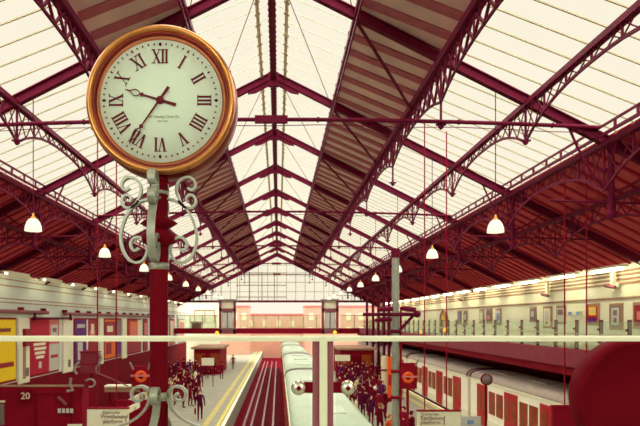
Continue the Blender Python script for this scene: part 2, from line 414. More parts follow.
# ================================================================ TRAINS
def car(root, x0, x1, y0, y1, mroof, doors=True, hoop=True):
    w = x1-x0; zr = EYE-3.4; xm = (x0+x1)/2
    MB().box(x0, x1, y0, y1, .05, zr).build('carriage_body', M['tbody'], root)
    MB().box(x0+.06, x1-.06, y0+.1, y1-.1, -.75, .05).build('skirt', M['tdark'], root)
    prof = []
    for i in range(13):
        t = PI*i/12; c, s = math.cos(t), math.sin(t)
        prof.append(Vector((xm-(w/2+.03)*math.copysign(abs(c)**.62, c), y0, zr+.46*s**.75)))
    r = MB(); r.smooth = True; r.prism(prof, (0, y1-y0, 0)); rf = r.build('roof', mroof, root)
    for p in rf.data.polygons: p.use_smooth = len(p.vertices) == 4
    g = MB(); 
    for s in (-1, 1): g.box(xm+s*(w/2+.02)-.05, xm+s*(w/2+.02)+.05, y0, y1, zr-.06, zr+.03)
    g.build('gutter', M['white'], root)
    if hoop:
        for ye in (y0, y1-.1):
            h = MB(); h.tube([p+Vector((0, ye-y0+.05, .015)) for p in prof], .045, 6); h.build('end_hoop', M['tdark'] if mroof is M['tgrey'] else M['pdgrey'], root)
    for yy in (y0+3.2, y0+8.4, y0+13.2):
        if yy+1.6 < y1: bx(xm-.5, xm+.5, yy, yy+1.6, zr+.40, zr+.50).build('roof_vent', mroof, root)
    if doors:
        L = y1-y0; x = x0; n = max(1, round(L/4.2)); st = L/n
        for i in range(n):
            ym = y0+st*(i+.5)
            d = bx(x-.04, x+.02, ym-.82, ym+.82, .1, zr-.22).build('door', M['tred'], root)
            wn = MB()
            for q in (-.42, .42): wn.box(x-.05, x-.03, ym+q-.26, ym+q+.26, 1.0, 2.05)
            wn.build('door_window', M['lit'], d)
            if i < n-1:
                for q in (-.55, .55):
                    bx(x-.025, x+.02, ym+st/2+q-.45, ym+st/2+q+.45, .95, 2.15).build('window', M['lit'], root)
        bx(x-.02, x+.02, y0+.05, y1-.05, .05, .55).build('lower_band', M['tred'] if False else M['white'], root)
def train(label, x0, x1, segs, mroof):
    root = thing('train', label, 'train', ((x0+x1)/2, segs[0][0], -.75))
    for i, (a, c) in enumerate(segs):
        car(root, x0, x1, a, c, mroof)
        if i: bx(x0+.3, x1-.3, segs[i-1][1], a, .1, EYE-3.3).build('gangway', M['darker'], root)
    for a, c in segs:
        for yy in (a+2.5, c-2.5):
            w = MB()
            for dy in (-.9, .9):
                for xx in (x0+.55, x1-.55): w.lathe([(0, -.06), (.42, -.06), (.42, .06), (0, .06)], (xx, yy+dy, -.62), axis='x', n=14)
            w.build('bogie', M['darker'], root)
train('pale green roofed train standing at the middle platform', .42, 2.85, [(15.6, 35.8), (36.2, 52.9), (53.3, 70), (70.4, 84)], M['troof'])
train('white train with red doors standing under the right gallery', 11.4, 14.05, [(14, 18.8), (19.1, 35.6), (36.2, 52.9), (53.4, 70), (70.4, 86)], M['tgrey'])

# ================================================================ RIGHT GALLERY
GX = 11.25; GZ = EYE-1.15
b = MB(); b.box(GX, WR, 13, 86, GZ-.16, GZ); struct(b.build('floor_gallery', M['platform']))
b = MB(); b.box(GX-.05, GX+.25, 13, 86, GZ-.66, GZ+.04); b.cur = 1; b.box(GX+.05, GX+.4, 13, 86, GZ-1.0, GZ-.66); b.box(GX+.25, WR, 13, 86, GZ-.5, GZ-.16)
struct(b.build('trim_2', [M['fascia'], M['darker']]))
gb = thing('gallery_balustrade', 'green glass balustrade with maroon posts along the right gallery', 'balustrade', (GX+.1, 13, GZ+.04))
yy = 14.25; ys = []
while yy < 80: ys.append(yy); yy += 1.72
pm = MB(); pm.box(GX+.06, GX+.16, ys[0]-.05, ys[0]+.05, GZ+.04, EYE+.0)
pm.box(GX-.02, GX+.08, ys[0]-.03, ys[0]+.03, GZ+.35, GZ+.42).box(GX-.02, GX+.08, ys[0]-.03, ys[0]+.03, GZ+.78, GZ+.85)
p0 = pm.build('post', M['iron'], gb)
for y in ys[1:]:
    c = p0.copy(); C.objects.link(c); c.parent = gb; c.location = (0, y-ys[0], 0)
g0 = bx(GX+.03, GX+.045, ys[0]+.06, ys[0]+1.66, GZ+.1, EYE-.06).build('glass_panel', M['greenglass'], gb)
for y in ys[1:-1]:
    c = g0.copy(); C.objects.link(c); c.parent = gb; c.location = (0, y-ys[0], 0)
MB().box(GX+.02, GX+.06, ys[0], ys[-1], GZ+.62, GZ+.66).build('mid_rail', M['bar'], gb)
# strip lights along the top of the right wall
n = 0; yy = 16.0
while yy < 78:
    r = thing('strip_light', 'glowing strip light high on the right wall, %s from the camera' % ORD[n], 'strip light', (WR-.8, yy, EYE+1.98), 'strip lights along the gallery wall')
    bx(WR-1.0, WR-.6, yy, yy+2.6, EYE+2.12, EYE+2.2).build('tray', M['cream'], r)
    MB().tube([(WR-.8, yy+.1, EYE+2.05), (WR-.8, yy+2.5, EYE+2.05)], .04, 8).build('tube', M['tube2'], r)
    bx(WR-.8, WR-.052, yy+1.25, yy+1.33, EYE+2.2, EYE+2.26).build('arm', M['white'], r)
    yy += 3.9; n += 1
n = 0; yy = 30.0
while yy < 84:
    r = thing('strip_light', 'glowing strip light under the eave of the left wall, %s from the camera' % ORD[n], 'strip light', (WL+.9, yy, zl-.3), 'strip lights along the left wall')
    MB().box(WL+.7, WL+1.1, yy, yy+2.6, zl-.12, zl-.05).box(WL+1.06, WL+1.1, yy, yy+2.6, zl-.26, zl-.12).build('tray', M['cream'], r)
    MB().tube([(WL+.9, yy+.1, zl-.18), (WL+.9, yy+2.5, zl-.18)], .04, 8).build('tube', M['tube'], r)
    bx(WL+.121, WL+.72, yy+1.25, yy+1.33, zl-.16, zl-.1).build('arm', M['white'], r)
    yy += 4.9; n += 1
# camera brackets on the right wall
for i, (u, v) in enumerate(((613, 285), (547, 294), (461, 299))):
    d = F*(WR-.25)/(u-U0); z = EYE+(V0-v)/F*d
    r = thing('security_camera', ('security camera on a white bracket high on the gallery wall at far right', 'small security camera on the gallery wall beside the two hanging rods', 'small security camera on the gallery wall above the ochre arch')[i], 'security camera', (WR-.25, d, z))
    bx(WR-.3, WR-.18, d-.1, d+.1, z-.1, z+.6).build('bracket', M['white'], r)
    bx(WR-.2, WR-.08, d-.2, d+.2, z-.1, z+.1).build('wall_plate', M['cream'], r)
    MB().tube([(WR-.3, d-.25, z-.12), (WR-.3, d+.5, z)], .08, 8).build('housing', M['fin'], r)

def poster(side, y0, y1, z0, z1, label, group, base, blocks=(), frame=None, words=()):
    """a framed poster on the left (-1) or right (+1) wall; blocks: (t0,t1,s0,s1,material) as fractions"""
    x = WL if side < 0 else WR; sg = -side
    r = thing('poster', label, 'poster', (x, (y0+y1)/2, z0), group)
    bx(min(x, x+sg*.06), max(x, x+sg*.06), y0-.12, y1+.12, z0-.12, z1+.12).build('frame', frame or M['dark'], r)
    sh = bx(min(x+sg*.05, x+sg*.075), max(x+sg*.05, x+sg*.075), y0, y1, z0, z1).build('sheet', base, r)
    for n, (a, c, e, f, m) in enumerate(blocks):
        if side > 0: a, c = 1-c, 1-a
        q = .082+.004*n
        bx(min(x+sg*.07, x+sg*q), max(x+sg*.07, x+sg*q), y0+(y1-y0)*a, y0+(y1-y0)*c, z0+(z1-z0)*e, z0+(z1-z0)*f).build('print_block', m, sh)
    for (t, h, size, w, m) in words:
        if side > 0: t = 1-t
        text('lettering', w, size, (x+sg*.10, y0+(y1-y0)*t, z0+(z1-z0)*h), m, sh, '+x' if side < 0 else '-x')
    return r
yl = lambda u: F*(-WL)/(U0-u)
ZB, ZT = EYE-3.25, EYE+.02
def lp(u0, u1, *a, **k): return poster(-1, yl(u0), yl(u1), k.pop('zb', ZB), k.pop('zt', ZT), *a, **k)
GP = 'posters on the left wall'
lp(-14, 14.5, 'yellow poster in a maroon frame at the far left of the wall', GP, M['pyellow'], [(.1, .92, .22, .30, M['pmaroon']), (.2, .8, .8, .86, M['brown'])])
lp(29, 57.5, 'red poster with white printing and a grey and white right half', GP, M['pred'],
   [(.64, 1, 0, .52, M['pgrey']), (.64, 1, .52, 1, M['ppink']), (.7, .95, .6, .9, M['pgrey']), (.1, .5, .52, .57, M['white']), (.12, .52, .44, .49, M['white']), (.14, .48, .36, .41, M['white']), (.18, .44, .28, .33, M['white']), (.27, .35, .1, .22, M['pgrey']), (.7, .95, .25, .31, M['pred']), (.76, .9, .76, .84, M['pdgrey'])])
lp(74, 97, 'purple and maroon double poster behind the maroon display board', GP, M['ppurple'],
   [(.5, 1, 0, 1, M['pmaroon']), (.47, .53, .3, 1, M['white']), (.08, .4, .82, .9, M['pgrey']), (.6, .85, .5, .75, M['ppink']), (.1, .3, .1, .5, M['pgrey']), (.66, .8, .66, .9, M['pcream'])])
lp(104, 114.5, 'orange poster between the two hanging sign rods', GP, M['porange'], [(0, 1, .55, .95, M['pmaroon']), (.2, .75, .68, .84, M['pcream']), (.1, .6, .1, .4, M['pmaroon'])])
lp(115.5, 120.5, 'narrow dark grey poster just right of the orange poster', GP, M['pdgrey'], [(.1, .9, .05, .5, M['ppurple'])])
lp(127, 140.5, 'brown and tan poster just left of the clock post', GP, M['pmaroon'], [(.15, .8, .35, .95, M['porange']), (.3, .6, .4, .8, M['ppink']), (.72, 1, .4, 1, M['pcream'])])
lp(143, 147, 'narrow maroon poster touching the clock post on its left', GP, M['pmaroon'], [(.2, .8, .5, .9, M['ppink'])])
lp(169, 174, 'tall narrow poster just right of the clock post', GP, M['ppink'], [(.2, .8, .3, .95, M['pcream'])])
lp(178.5, 184, 'narrow pinkish poster last at the far end of the left wall', GP, M['pcream'], [(.1, .9, .2, .9, M['ppink'])])
for i, (u0, u1, lab) in enumerate(((17, 28, 'white wall panel with a maroon box between the yellow and red posters'), (62, 71.5, 'white wall panel with a small dark notice left of the purple poster'), (98.5, 102.5, 'white wall panel between the purple and orange posters'), (121.5, 126, 'white wall panel between the grey and the brown posters'))):
    y0, y1 = yl(u0), yl(u1); r = thing('wall_panel', lab, 'wall panel', (WL, (y0+y1)/2, ZB-.35), 'white panels on the left wall')
    bx(WL, WL+.1, y0, y1, ZB-.35, ZT+.1).build('board', M['white'], r)
    if i == 0:
        MB().box(WL+.09, WL+.3, y0+.5, y0+1.2, EYE-1.5, EYE-.5).build('fire_box', M['pmaroon'], r)
        MB().box(WL+.09, WL+.13, y0+.55, y0+.9, ZB-.1, EYE-1.5).build('pipe', M['groove'], r)
    if i < 2: bx(WL+.09, WL+.12, y0+.9, y0+1.35, ZB, ZB+.5).build('notice', M['pdgrey'], r)
# the pipes over the posters
pr = thing('pipe_run', 'long maroon pipe run with a lower crossover on the left wall above the posters', 'pipe', (WL+.3, yl(50), EYE+.1))
for ya, yb, z in ((yl(-14), yl(43), EYE+.45), (yl(60), 82.4, EYE+.42)):
    MB().tube([(WL+.3, ya, z), (WL+.3, yb, z)], .11, 10).build('pipe', M['fin'], pr)
    n = max(2, int((yb-ya)/2.4))
    for i in range(n):
        y = ya+.4+(yb-ya-.8)*i/(n-1)
        bx(WL+.03, WL+.34, y-.08, y+.08, z+.05, z+.26).build('clip', M['dark'], pr)
MB().tube([(WL+.45, yl(27), EYE+.42), (WL+.45, yl(27), EYE+.1), (WL+.45, yl(64), EYE+.1), (WL+.45, yl(64), EYE+.4)], .07, 8).build('crossover', M['iron'], pr)
for u in (27, 64): MB().lathe([(0, -.13), (.12, -.1), (.14, 0), (.12, .1), (0, .13)], (WL+.45, yl(u), EYE+.1), n=10).build('elbow', M['iron'], pr)

yr = lambda u: F*(WR)/(u-U0)
GR = 'posters on the right gallery wall'
def rpz(v, u): return EYE+(V0-v)/F*yr(u)
for (u0, u1, v0, v1, lab, base, bl) in (
    (636, 645, 305, 326, 'dark maroon poster cut by the right picture edge', M['pmaroon'], [(.3, .7, .3, .7, M['ppink'])]),
    (612, 622, 306, 327, 'grey text poster on the gallery wall right of the yellow and red one', M['pdgrey'], [(.12, .88, .1, .92, M['pgrey']), (.3, .7, .55, .8, M['pdgrey']), (.35, .65, .2, .45, M['pdgrey'])]),
    (589, 598.5, 306, 323, 'red poster with a yellow ring on the gallery wall', M['pred'], [(.15, .9, .45, .95, M['pyellow']), (.35, .7, .58, .85, M['pgrey']), (.1, .9, .05, .3, M['ppurple'])]),
    (558.5, 565, 308, 322, 'small grey poster on the gallery wall just left of the hanging rods', M['pgrey'], [(.1, .9, .5, .9, M['pdgrey'])]),
    (545, 551.5, 308.5, 326, 'narrow pale poster on the gallery wall, second left of the hanging rods', M['pcream'], [(.2, .8, .3, .9, M['pgrey']), (.3, .7, .1, .25, M['pdgrey'])]),
    (531.5, 536, 309, 320, 'dark small poster on the gallery wall above the train door', M['pdgrey'], [(.2, .8, .3, .8, M['pgrey'])]),
    (497, 501, 310.5, 323, 'pale blue grey poster, rightmost of the far gallery trio', M['pgrey'], [(.2, .8, .2, .8, M['pblue'])]),
    (487.5, 492, 310.5, 322, 'dark poster, middle of the far gallery trio', M['pdgrey'], [(.2, .8, .2, .6, M['ppink'])]),
    (480.5, 484, 311, 322, 'pale poster, leftmost of the far gallery trio', M['pgrey'], [(.2, .8, .2, .8, M['pcream'])]),
    (464.5, 467.5, 312, 324, 'narrow dark poster, right of the far gallery pair', M['pdgrey'], [(.2, .8, .3, .8, M['pgrey'])]),
    (458.5, 461.5, 312, 323, 'narrow dark poster just right of the ochre arch', M['pdgrey'], [(.2, .8, .3, .8, M['pblue'])])):
    poster(1, yr(u1), yr(u0), rpz(v1, (u0+u1)/2), rpz(v0, (u0+u1)/2), lab, GR, base, bl, frame=M['groove'])
y = yr(576.5); r = thing('wall_sign', 'white and blue direction sign on the gallery wall between the two rods', 'sign', (WR-.1, y, rpz(316, 576)))
bx(WR-.12, WR, y-.62, y+.62, rpz(315.5, 576), rpz(311.3, 576)).build('board', M['white'], r)
for q in (-.4, .4): bx(WR-.13, WR-.11, y+q-.18, y+q+.18, rpz(315, 576), rpz(311.8, 576)).build('blue_square', M['pblue'], r)
# the ochre arched doorway
y = yr(445); r = sgroup('door_1', (WR, y, GZ)); a = MB()
pts = [Vector((WR-.12, y-1.0, GZ))]+[Vector((WR-.12, y+1.0*math.cos(PI-PI*i/12), GZ+1.0+.95*math.sin(PI*i/12))) for i in range(13)]+[Vector((WR-.12, y+1.0, GZ))]
a.prism(pts, (.15, 0, 0)); a.build('leaf', M['gold_arch'], r)
MB().tube([p+Vector((-.02, 0, 0)) for p in pts], .09, 6).build('frame', M['groove'], r)
for z in (.6, 1.1): bx(WR-.16, WR-.1, y-.7, y+.7, GZ+z-.04, GZ+z+.04).build('cross_bar', M['groove'], r)
for i, (u, v, d) in enumerate(((445, 330, 44), (420, 332, 42), (335, 332.5, 81.8), (217, 333, 81.8))):  # glowing globes standing in for reflections of lamps
    p = P(u, v, d); lab = ('amber lamp reflection built as a globe in front of the ochre arch', 'amber lamp reflection built as a globe just right of the camera mast', 'amber lamp reflection built as a globe below the right lift tower', 'amber lamp reflection built as a globe below the left lift tower')[i]
    if i < 2: p = P(u, v, F*(GX+.6)/(u-U0))
    r = thing('lamp_reflection', lab, 'lamp', (p.x, p.y, GZ if i < 2 else p.z-.3), 'amber lamp reflections')
    q = .17 if i < 2 else .28
    MB().lathe([(0, -q), (q*.7, -q*.7), (q, 0), (q*.7, q*.7), (0, q)], p, n=12).build('globe', M['amber'], r)
    MB().tube([(p.x, p.y, GZ) if i < 2 else (p.x, 82.3, p.z), p], .04, 6).build('stem', M['dark'], r)
# far roof columns on the gallery edge
for i, u in enumerate((367, 373, 378.5, 384, 389)):
    d = F*(GX-.3)/(u-U0); x = GX-.3
    r = thing('column', 'thin maroon iron column left of the camera mast, %s from the left' % ORD[i], 'column', (x, d, 0), 'far iron columns')
    MB().tube([(x, d, .25), (x, d, rz(x)-.5)], .16, 8).build('shaft', M['iron'], r)
    MB().lathe([(.34, 0), (.34, .12), (.2, .25), (.17, .4)], (x, d, 0), n=10).build('base', M['iron'], r)
    MB().lathe([(.16, -.4), (.3, -.1), (.34, 0), (.34, .1)], (x, d, rz(x)-.7), n=10).build('capital', M['iron'], r)

# ================================================================ FAR END: FOOTBRIDGE, TOWERS, HOUSES
yb = 83.0
b = MB(); b.box(-14.5, 14.4, yb, yb+3.5, EYE-1.9, EYE-1.15); struct(b.build('floor_footbridge', M['dark']))

fb = thing('footbridge_balustrade', 'long pale glass balustrade on the far footbridge', 'balustrade', (0, yb+.1, EYE-1.15))
for x in [-14+1.75*i for i in range(17)]:
    if -8.6 < x < -5.2 or 6.0 < x < 9.0: continue
    bx(x-.05, x+.05, yb+.05, yb+.15, EYE-1.15, EYE+.6).build('post', M['gable'], fb)
for a, c in ((-14.2, -8.4), (-5.4, 5.8), (8.6, 14.2)):
    bx(a, c, yb+.09, yb+.11, EYE-1.1, EYE+.6).build('glass_panel', M['greenglass'], fb)
    bx(a, c, yb+.05, yb+.15, EYE+.6, EYE+.68).build('handrail', M['ppink'], fb)
for i, (u0, u1) in enumerate(((219.5, 236), (321.5, 338))):
    x0, x1 = (u0-U0)/F*yb, (u1-U0)/F*yb; zt = EYE+2.6
    r = thing('lift_tower', 'maroon framed glass lift tower at the %s of the far footbridge' % ('left', 'right')[i], 'lift tower', ((x0+x1)/2, yb-.6, EYE-1.9))
    fr = MB()
    for x in (x0+.15, x1-.15): fr.box(x-.18, x+.18, yb-.6, yb-.3, EYE-1.9, zt)
    fr.box(x0, x1, yb-.6, yb-.3, EYE+1.15, EYE+1.6).box(x0, x1, yb-.6, yb-.3, EYE-1.9, EYE-1.3); fr.build('frame', M['fin'], r)
    bx(x0-.1, x1+.1, yb-.8, yb+2, zt, zt+.25).build('roof', M['pdgrey'], r)
    bx(x0+.3, x1-.3, yb-.45, yb-.4, EYE+1.6, zt).build('top_light', M['white'], r)
    d = bx(x0+.4, x1-.4, yb-.5, yb-.44, EYE-1.3, EYE+1.15).build('door', M['pdgrey'], r)
    mid = (x0+x1)/2
    for q in (-.38, .38): bx(mid+q-.3, mid+q+.3, yb-.53, yb-.49, EYE-1.1, EYE+1.0).build('pane', M['pgrey'], d)
# end wall at the far left with its window
b = MB(); ya = 97; x0, x1 = -15.4, -9.6
b.box(x0, x1, ya, ya+.4, -1.2, EYE+2.55); struct(b.build('wall_end', M['white']))
r = sgroup('window_2', (-12.4, ya-.05, EYE-.4))
bx(-13.5, -10.4, ya-.08, ya, EYE-.4, EYE+1.5).build('pane', M['sash'], r)
fr = MB().box(-13.6, -10.3, ya-.12, ya, EYE+1.45, EYE+1.65)
for x in (-13.55, -11.9, -10.35): fr.box(x-.06, x+.06, ya-.12, ya, EYE-.4, EYE+1.45)
fr.build('frame', M['groove'], r)
r = thing('kiosk', 'white rimmed maroon kiosk below the far left window', 'kiosk', (-11.6, 84.6, EYE-1.15)); ya = 85.6
bx(-12.3, -10.9, ya-1.0, ya-.4, EYE-1.15, EYE-.35).build('front', M['dark'], r); bx(-12.45, -10.75, ya-1.1, ya-.3, EYE-.35, EYE-.2).build('top', M['white'], r)
def house(label, x0, x1, y, zt, m, n, rows):
    r = thing('house', label, 'house', ((x0+x1)/2, y, -1.2))
    bx(x0, x1, y, y+8, -1.2, zt).build('wall', m, r)
    for j in range(rows):
        for i in range(n):
            x = x0+(x1-x0)*(i+.5)/n; z = zt-1.7-2.4*j
            bx(x-.4, x+.4, y-.06, y+.05, z-.6, z+.6).build('window', M['pcream'], r)
    bx(x0-.1, x1+.1, y-.2, y+8, zt, zt+.2).build('cornice', M['ppink'], r)
house('pale brick house beyond the footbridge on the left', -11.5, -5.2, 104, EYE+2.3, M['brick'], 4, 2)
house('pale brick house beyond the footbridge on the right', 4.6, 17.5, 104, EYE+2.3, M['brick'], 6, 2)
house('low pale brick house beyond the middle of the footbridge', -6.5, 6.5, 114, EYE+1.0, M['brick'], 5, 1)

# ================================================================ HANGING LAMPS
lampid = 0
def lamp_tree(p, label, group):
    r = thing('pendant_lamp', label, 'lamp', p, group)
    rd = .235
    MB().lathe([(.0, .36), (.07, .355), (.12, .33), (.18, .25), (.22, .13), (.235, .0), (.225, .0), (.2, .13), (.16, .24), (.1, .31), (0, .33)], p, n=20).build('shade', M['lamp'], r)
    MB().lathe([(0, .52), (.03, .5), (.035, .42), (.075, .39), (.08, .34)], p, n=12).build('cap', M['brass'], r)
    zt = rz(p[0])-.12
    MB().tube([(p[0], p[1], p[2]+.5), (p[0], p[1], zt)], .014, 5).build('rod', M['iron'], r)
    return r
for side, x, z in (('left', -6.95, 2.52), ('right', 6.15, 2.48)):
    for i in range(9):
        y = 17.0+7*i
        lamp_tree((x, y, EYE+z), 'glowing white bell lamp hanging in the %s row, %s from the camera' % (side, ORD[i]), 'bell lamps in the %s row' % side)

# ================================================================ SIGNS ON RODS
def hung_sign(label, u0, u1, v0, v1, d, rods, lines, face):
    a, c = P(u0, v0, d), P(u1, v1, d)
    r = thing('hanging_sign', label, 'sign', ((a.x+c.x)/2, d, min(a.z, c.z)), 'platform signs on rods')
    bd = bx(a.x, c.x, d, d+.12, c.z, a.z).build('board', face, r)
    bx(a.x-.03, c.x+.03, d-.02, d+.14, a.z, a.z+.05).build('top_edge', M['dark'], r)
    for u in rods:
        x = (u-U0)/F*d; MB().tube([(x, d+.06, a.z), (x, d+.06, rz(x)-.1)], .022, 6).build('rod', M['dark'], r)
    for (t, size, u, v) in lines:
        p = P(u, v, d-.01); text('lettering', t, size, p, M['ink'], bd)
hung_sign('white sign on two rods reading Westbound platform 3, left of the clock post', 87, 128, 409, 428, 21, (97, 116), (('District line', .13, 111, 412.6), ('Westbound', .2, 114, 416.6), ('platform 3', .2, 115, 421.6)), M['white'])
hung_sign('white sign on two rods reading Eastbound platform 2, on the right', 418, 460.5, 411.5, 430, 21, (425, 447), (('District line', .13, 430, 414.2), ('Eastbound', .205, 433, 418.2), ('platform 2', .205, 433, 422.6)), M['white'])
hung_sign('dark maroon sign on two rods beside the big round drum', 553, 597, 407, 430, 19, (565.5, 587.5), (), M['dark'])
def small_sign(label, u0, u1, v0, v1, d):
    a, c = P(u0, v0, d), P(u1, v1, d); r = thing('platform_sign', label, 'sign', ((a.x+c.x)/2, d, c.z))
    bx(a.x, c.x, d, d+.1, c.z, a.z).build('board', M['white'], r)
    for x in (a.x+.1, c.x-.1): MB().tube([(x, d+.05, 0), (x, d+.05, a.z)], .04, 6).build('leg', M['dark'], r)
small_sign('far white sign board on the left platform beside the yellow line', 201.5, 214, 358, 365.5, 54)
small_sign('far white sign board on the right platform behind the crowd', 335, 350, 355, 361, 58)
a, c = P(461, 416.5, 24), P(481, 428, 24)
r = thing('platform_sign', 'pale grey sign behind the Eastbound sign with a small blue mark', 'sign', ((a.x+c.x)/2, 24, 0))
bx(a.x, c.x, 24, 24.1, c.z, a.z).build('board', M['pgrey'], r); MB().tube([((a.x+c.x)/2, 24.1, 0), ((a.x+c.x)/2, 24.1, a.z)], .05, 6).build('leg', M['dark'], r)
bx(a.x+.25, a.x+.5, 23.98, 24.02, c.z+.15, a.z-.15).build('mark', M['pblue'], r)

def roundel(label, u, d, v0, v1, vb):
    cx = (u-U0)/F*d; zt, zb_ = P(u, v0, d).z, P(u, v1, d).z; zc = P(u, vb, d).z
    r = thing('roundel_sign', label, 'sign', (cx, d, 0)); R_ = .24
    bx(cx-.38, cx+.38, d, d+.14, zb_, zt).build('panel', M['dark'], r)
    MB().lathe([(R_, .0), (R_, .05), (R_-.13, .05), (R_-.13, .0)], (cx, d, zc-.02), axis='-y', n=28, close=True).build('ring', M['orange'], r)
    bx(cx-.4, cx+.4, d-.08, d, zc-.02, zc+.05).build('bar', M['ppink'], r)
    MB().tube([(cx, d+.07, 0), (cx, d+.07, zb_)], .06, 8).build('post', M['dark'], r)
    for q in (-.3, .3): MB().tube([(cx+q, d-.02, zt-.12), (cx+q*1.3, d-.2, zt+.15)], .035, 6).build('spotlight', M['silver'], r)
roundel('round orange ring sign left of the clock post', 141, 23.9, 366, 387, 376)
roundel('round orange ring sign right of the camera mast', 408, 25, 363, 389, 377)

# ================================================================ CAMERA MAST
d = 20.0; p = P(395.5, 320, d); x = p.x
r = thing('camera_mast', 'pale grey camera mast with maroon cap on the right platform', 'mast', (x, d, 0))
MB().tube([(x, d, 0), (x, d, P(0, 258, d).z)], .125, 16).build('pole', M['silver'], r)
MB().tube([(x, d, P(0, 258, d).z), (x, d, P(0, 249, d).z)], .15, 12).build('cap', M['iron'], r)
MB().tube([(x+.17, d-.02, 0), (x+.17, d-.02, P(0, 310, d).z)], .04, 6).build('cable', M['dark'], r)
for v in (371, 397): MB().lathe([(.14, -.05), (.165, -.05), (.165, .05), (.14, .05)], (x, d, P(0, v, d).z), n=16, close=True).build('clamp', M['dark'], r)
za = P(0, 314.5, d).z
MB().tube([(P(362, 0, d).x, d-.2, za), (P(412, 0, d).x, d-.2, za)], .06, 8).build('cross_arm', M['iron'], r)
for (u0, v0, u1, v1, dy, nm) in ((378, 309.5, 391, 309, -.3, 'a'), (400, 308.5, 413, 310, -.35, 'b'), (376, 320, 390, 319, -.25, 'c')):
    a, c = P(u0, v0, d), P(u1, v1, d); a.y += dy; c.y += dy-.1
    h = MB().tube([a, c], .085, 10).build('camera_housing', M['iron'], r)
    MB().tube([a+(a-c).normalized()*.0, a+(a-c).normalized()*.08], .055, 10).build('lens', M['darker'], h)
a = P(356, 315, d); MB().tube([a, P(364, 315, d)], .035, 8).build('antenna', M['white'], r)
MB().lathe([(0, -.13), (.11, -.08), (.135, 0), (.11, .08), (0, .13)], P(415.5, 314, d)+Vector((0, -.2, 0)), n=12).build('dome_camera', M['iron'], r)
MB().bar(P(412, 316, d)+Vector((0, -.15, 0)), P(399, 331, d), .07, .1).build('brace', M['iron'], r)
MB().lathe([(.13, 0), (.2, .0), (.2, .12), (.13, .12)], (x, d, P(0, 333, d).z), n=14, close=True).build('collar', M['iron'], r)

# ================================================================ LOWER LEFT: STAIR ENCLOSURE AND ITS FURNITURE
ys_ = 22.0; zt = P(0, 385.5, ys_).z
r = thing('stair_enclosure', 'dark maroon boarded stair enclosure at lower left', 'enclosure', (-9.2, ys_, 0))
bx(-11.2, -7.2, ys_, ys_+.8, 0, zt-.2).build('wall', M['dark'], r)
bx(-11.25, -7.15, ys_-.06, ys_+.2, zt-.28, zt).build('coping', M['dark'], r)
bx(-11.25, -7.15, ys_-.09, ys_+.05, zt-.04, zt+.02).build('edge_strip', M['groove'], r)
for xx in (-10.4, -8.9, -7.6): bx(xx-.05, xx+.05, ys_-.04, ys_, 0, zt-.28).build('post', M['darker'], r)
d = 24.5; z1 = P(0, 385.6, d).z
r = thing('platform_canopy', 'low canopy with cream edge behind the Westbound sign', 'canopy', (-6.3, d, 0))
bx(-7.1, -5.05, d, d+.5, z1-.26, z1-.07).build('roof', M['groove'], r); bx(-7.1, -5.05, d-.05, d+.5, z1-.07, z1).build('edge', M['white'], r)
for xx in (-5.2, -6.95): MB().tube([(xx, d+.3, 0), (xx, d+.3, z1-.25)], .06, 8).build('post', M['dark'], r)
d = ys_-.08
p = P(26, 396, d); r = thing('number_sign', 'small dark plate with white number 20 on the stair enclosure', 'sign', (p.x, d, p.z-.2))
pl = bx(p.x-.22, p.x+.22, d-.05, d+.0, p.z-.22, p.z+.22).build('plate', M['darker'], r); text('lettering', '20', .34, (p.x, d-.055, p.z), M['white'], pl)
p = P(66, 410.5, d); r = thing('notice_board', 'row of four small white notices on the stair enclosure', 'notice board', (p.x, d, p.z-.1))
bx(p.x-.32, p.x+.32, d-.04, d+.02, p.z-.11, p.z+.11).build('backing', M['darker'], r)
for i in range(4): bx(p.x-.28+.15*i, p.x-.17+.15*i, d-.055, d-.035, p.z-.08, p.z+.08).build('notice', M['pgrey'], r)
p = P(0, 411, d); r = thing('notice_board', 'pale panel at the left picture edge on the stair enclosure', 'notice board', (p.x, d, p.z-.4))
bx(p.x-.5, p.x+.15, d-.05, d+.02, p.z-.5, p.z+.26).build('panel', M['pdgrey'], r); bx(p.x-.5, p.x+.18, d-.06, d+.02, p.z+.32, p.z+.38).build('strip', M['white'], r)
p = P(75, 428, d); r = thing('notice_board', 'cream board at the bottom edge under the four small notices', 'notice board', (p.x, d, p.z-.3))
bx(p.x-.26, p.x+.26, d-.05, d+.02, p.z-.3, p.z+.14).build('panel', M['white'], r)
# the maroon display board on its curved brackets
d = 21.5; p = P(89.5, 362, d); r = thing('display_board', 'square maroon display board with curved white side arms', 'display board', (p.x, d, 0))
bx(p.x-.33, p.x+.33, d, d+.2, P(0, 373, d).z, P(0, 352.5, d).z).build('panel', M['fascia'], r)
bx(p.x-.36, p.x+.36, d-.03, d+.23, P(0, 352.5, d).z, P(0, 351.3, d).z).build('top_edge', M['dark'], r)
bx(p.x-.33, p.x+.33, d-.02, d+.0, P(0, 364.5, d).z, P(0, 363.5, d).z).build('seam', M['dark'], r)
MB().tube([(p.x, d+.25, 0), (p.x, d+.25, P(0, 355, d).z)], .05, 8).build('post', M['dark'], r)
for s in (-1, 1):
    uu = 89.5+s*11
    pts = [P(uu-s*1, 352, d), P(uu+s*1, 358, d), P(uu-s*2, 364, d), P(uu-s*4, 368, d), P(uu-s*3, 374, d)] if s > 0 else [P(79, 362, d), P(75.5, 366, d), P(74.5, 371, d), P(77, 374, d)]
    MB().tube(pts, .045, 8).build('side_arm', M['silver'], r)
MB().tube([P(90+5*math.cos(t), 383+4*math.sin(t), d) for t in [i*PI/5-2.6 for i in range(8)]], .035, 6).build('scroll', M['silver'], r)
MB().tube([P(71, 378, d), P(70, 384, d), P(73, 390, d), P(67, 391, d)], .05, 8).build('spotlight', M['silver'], r)
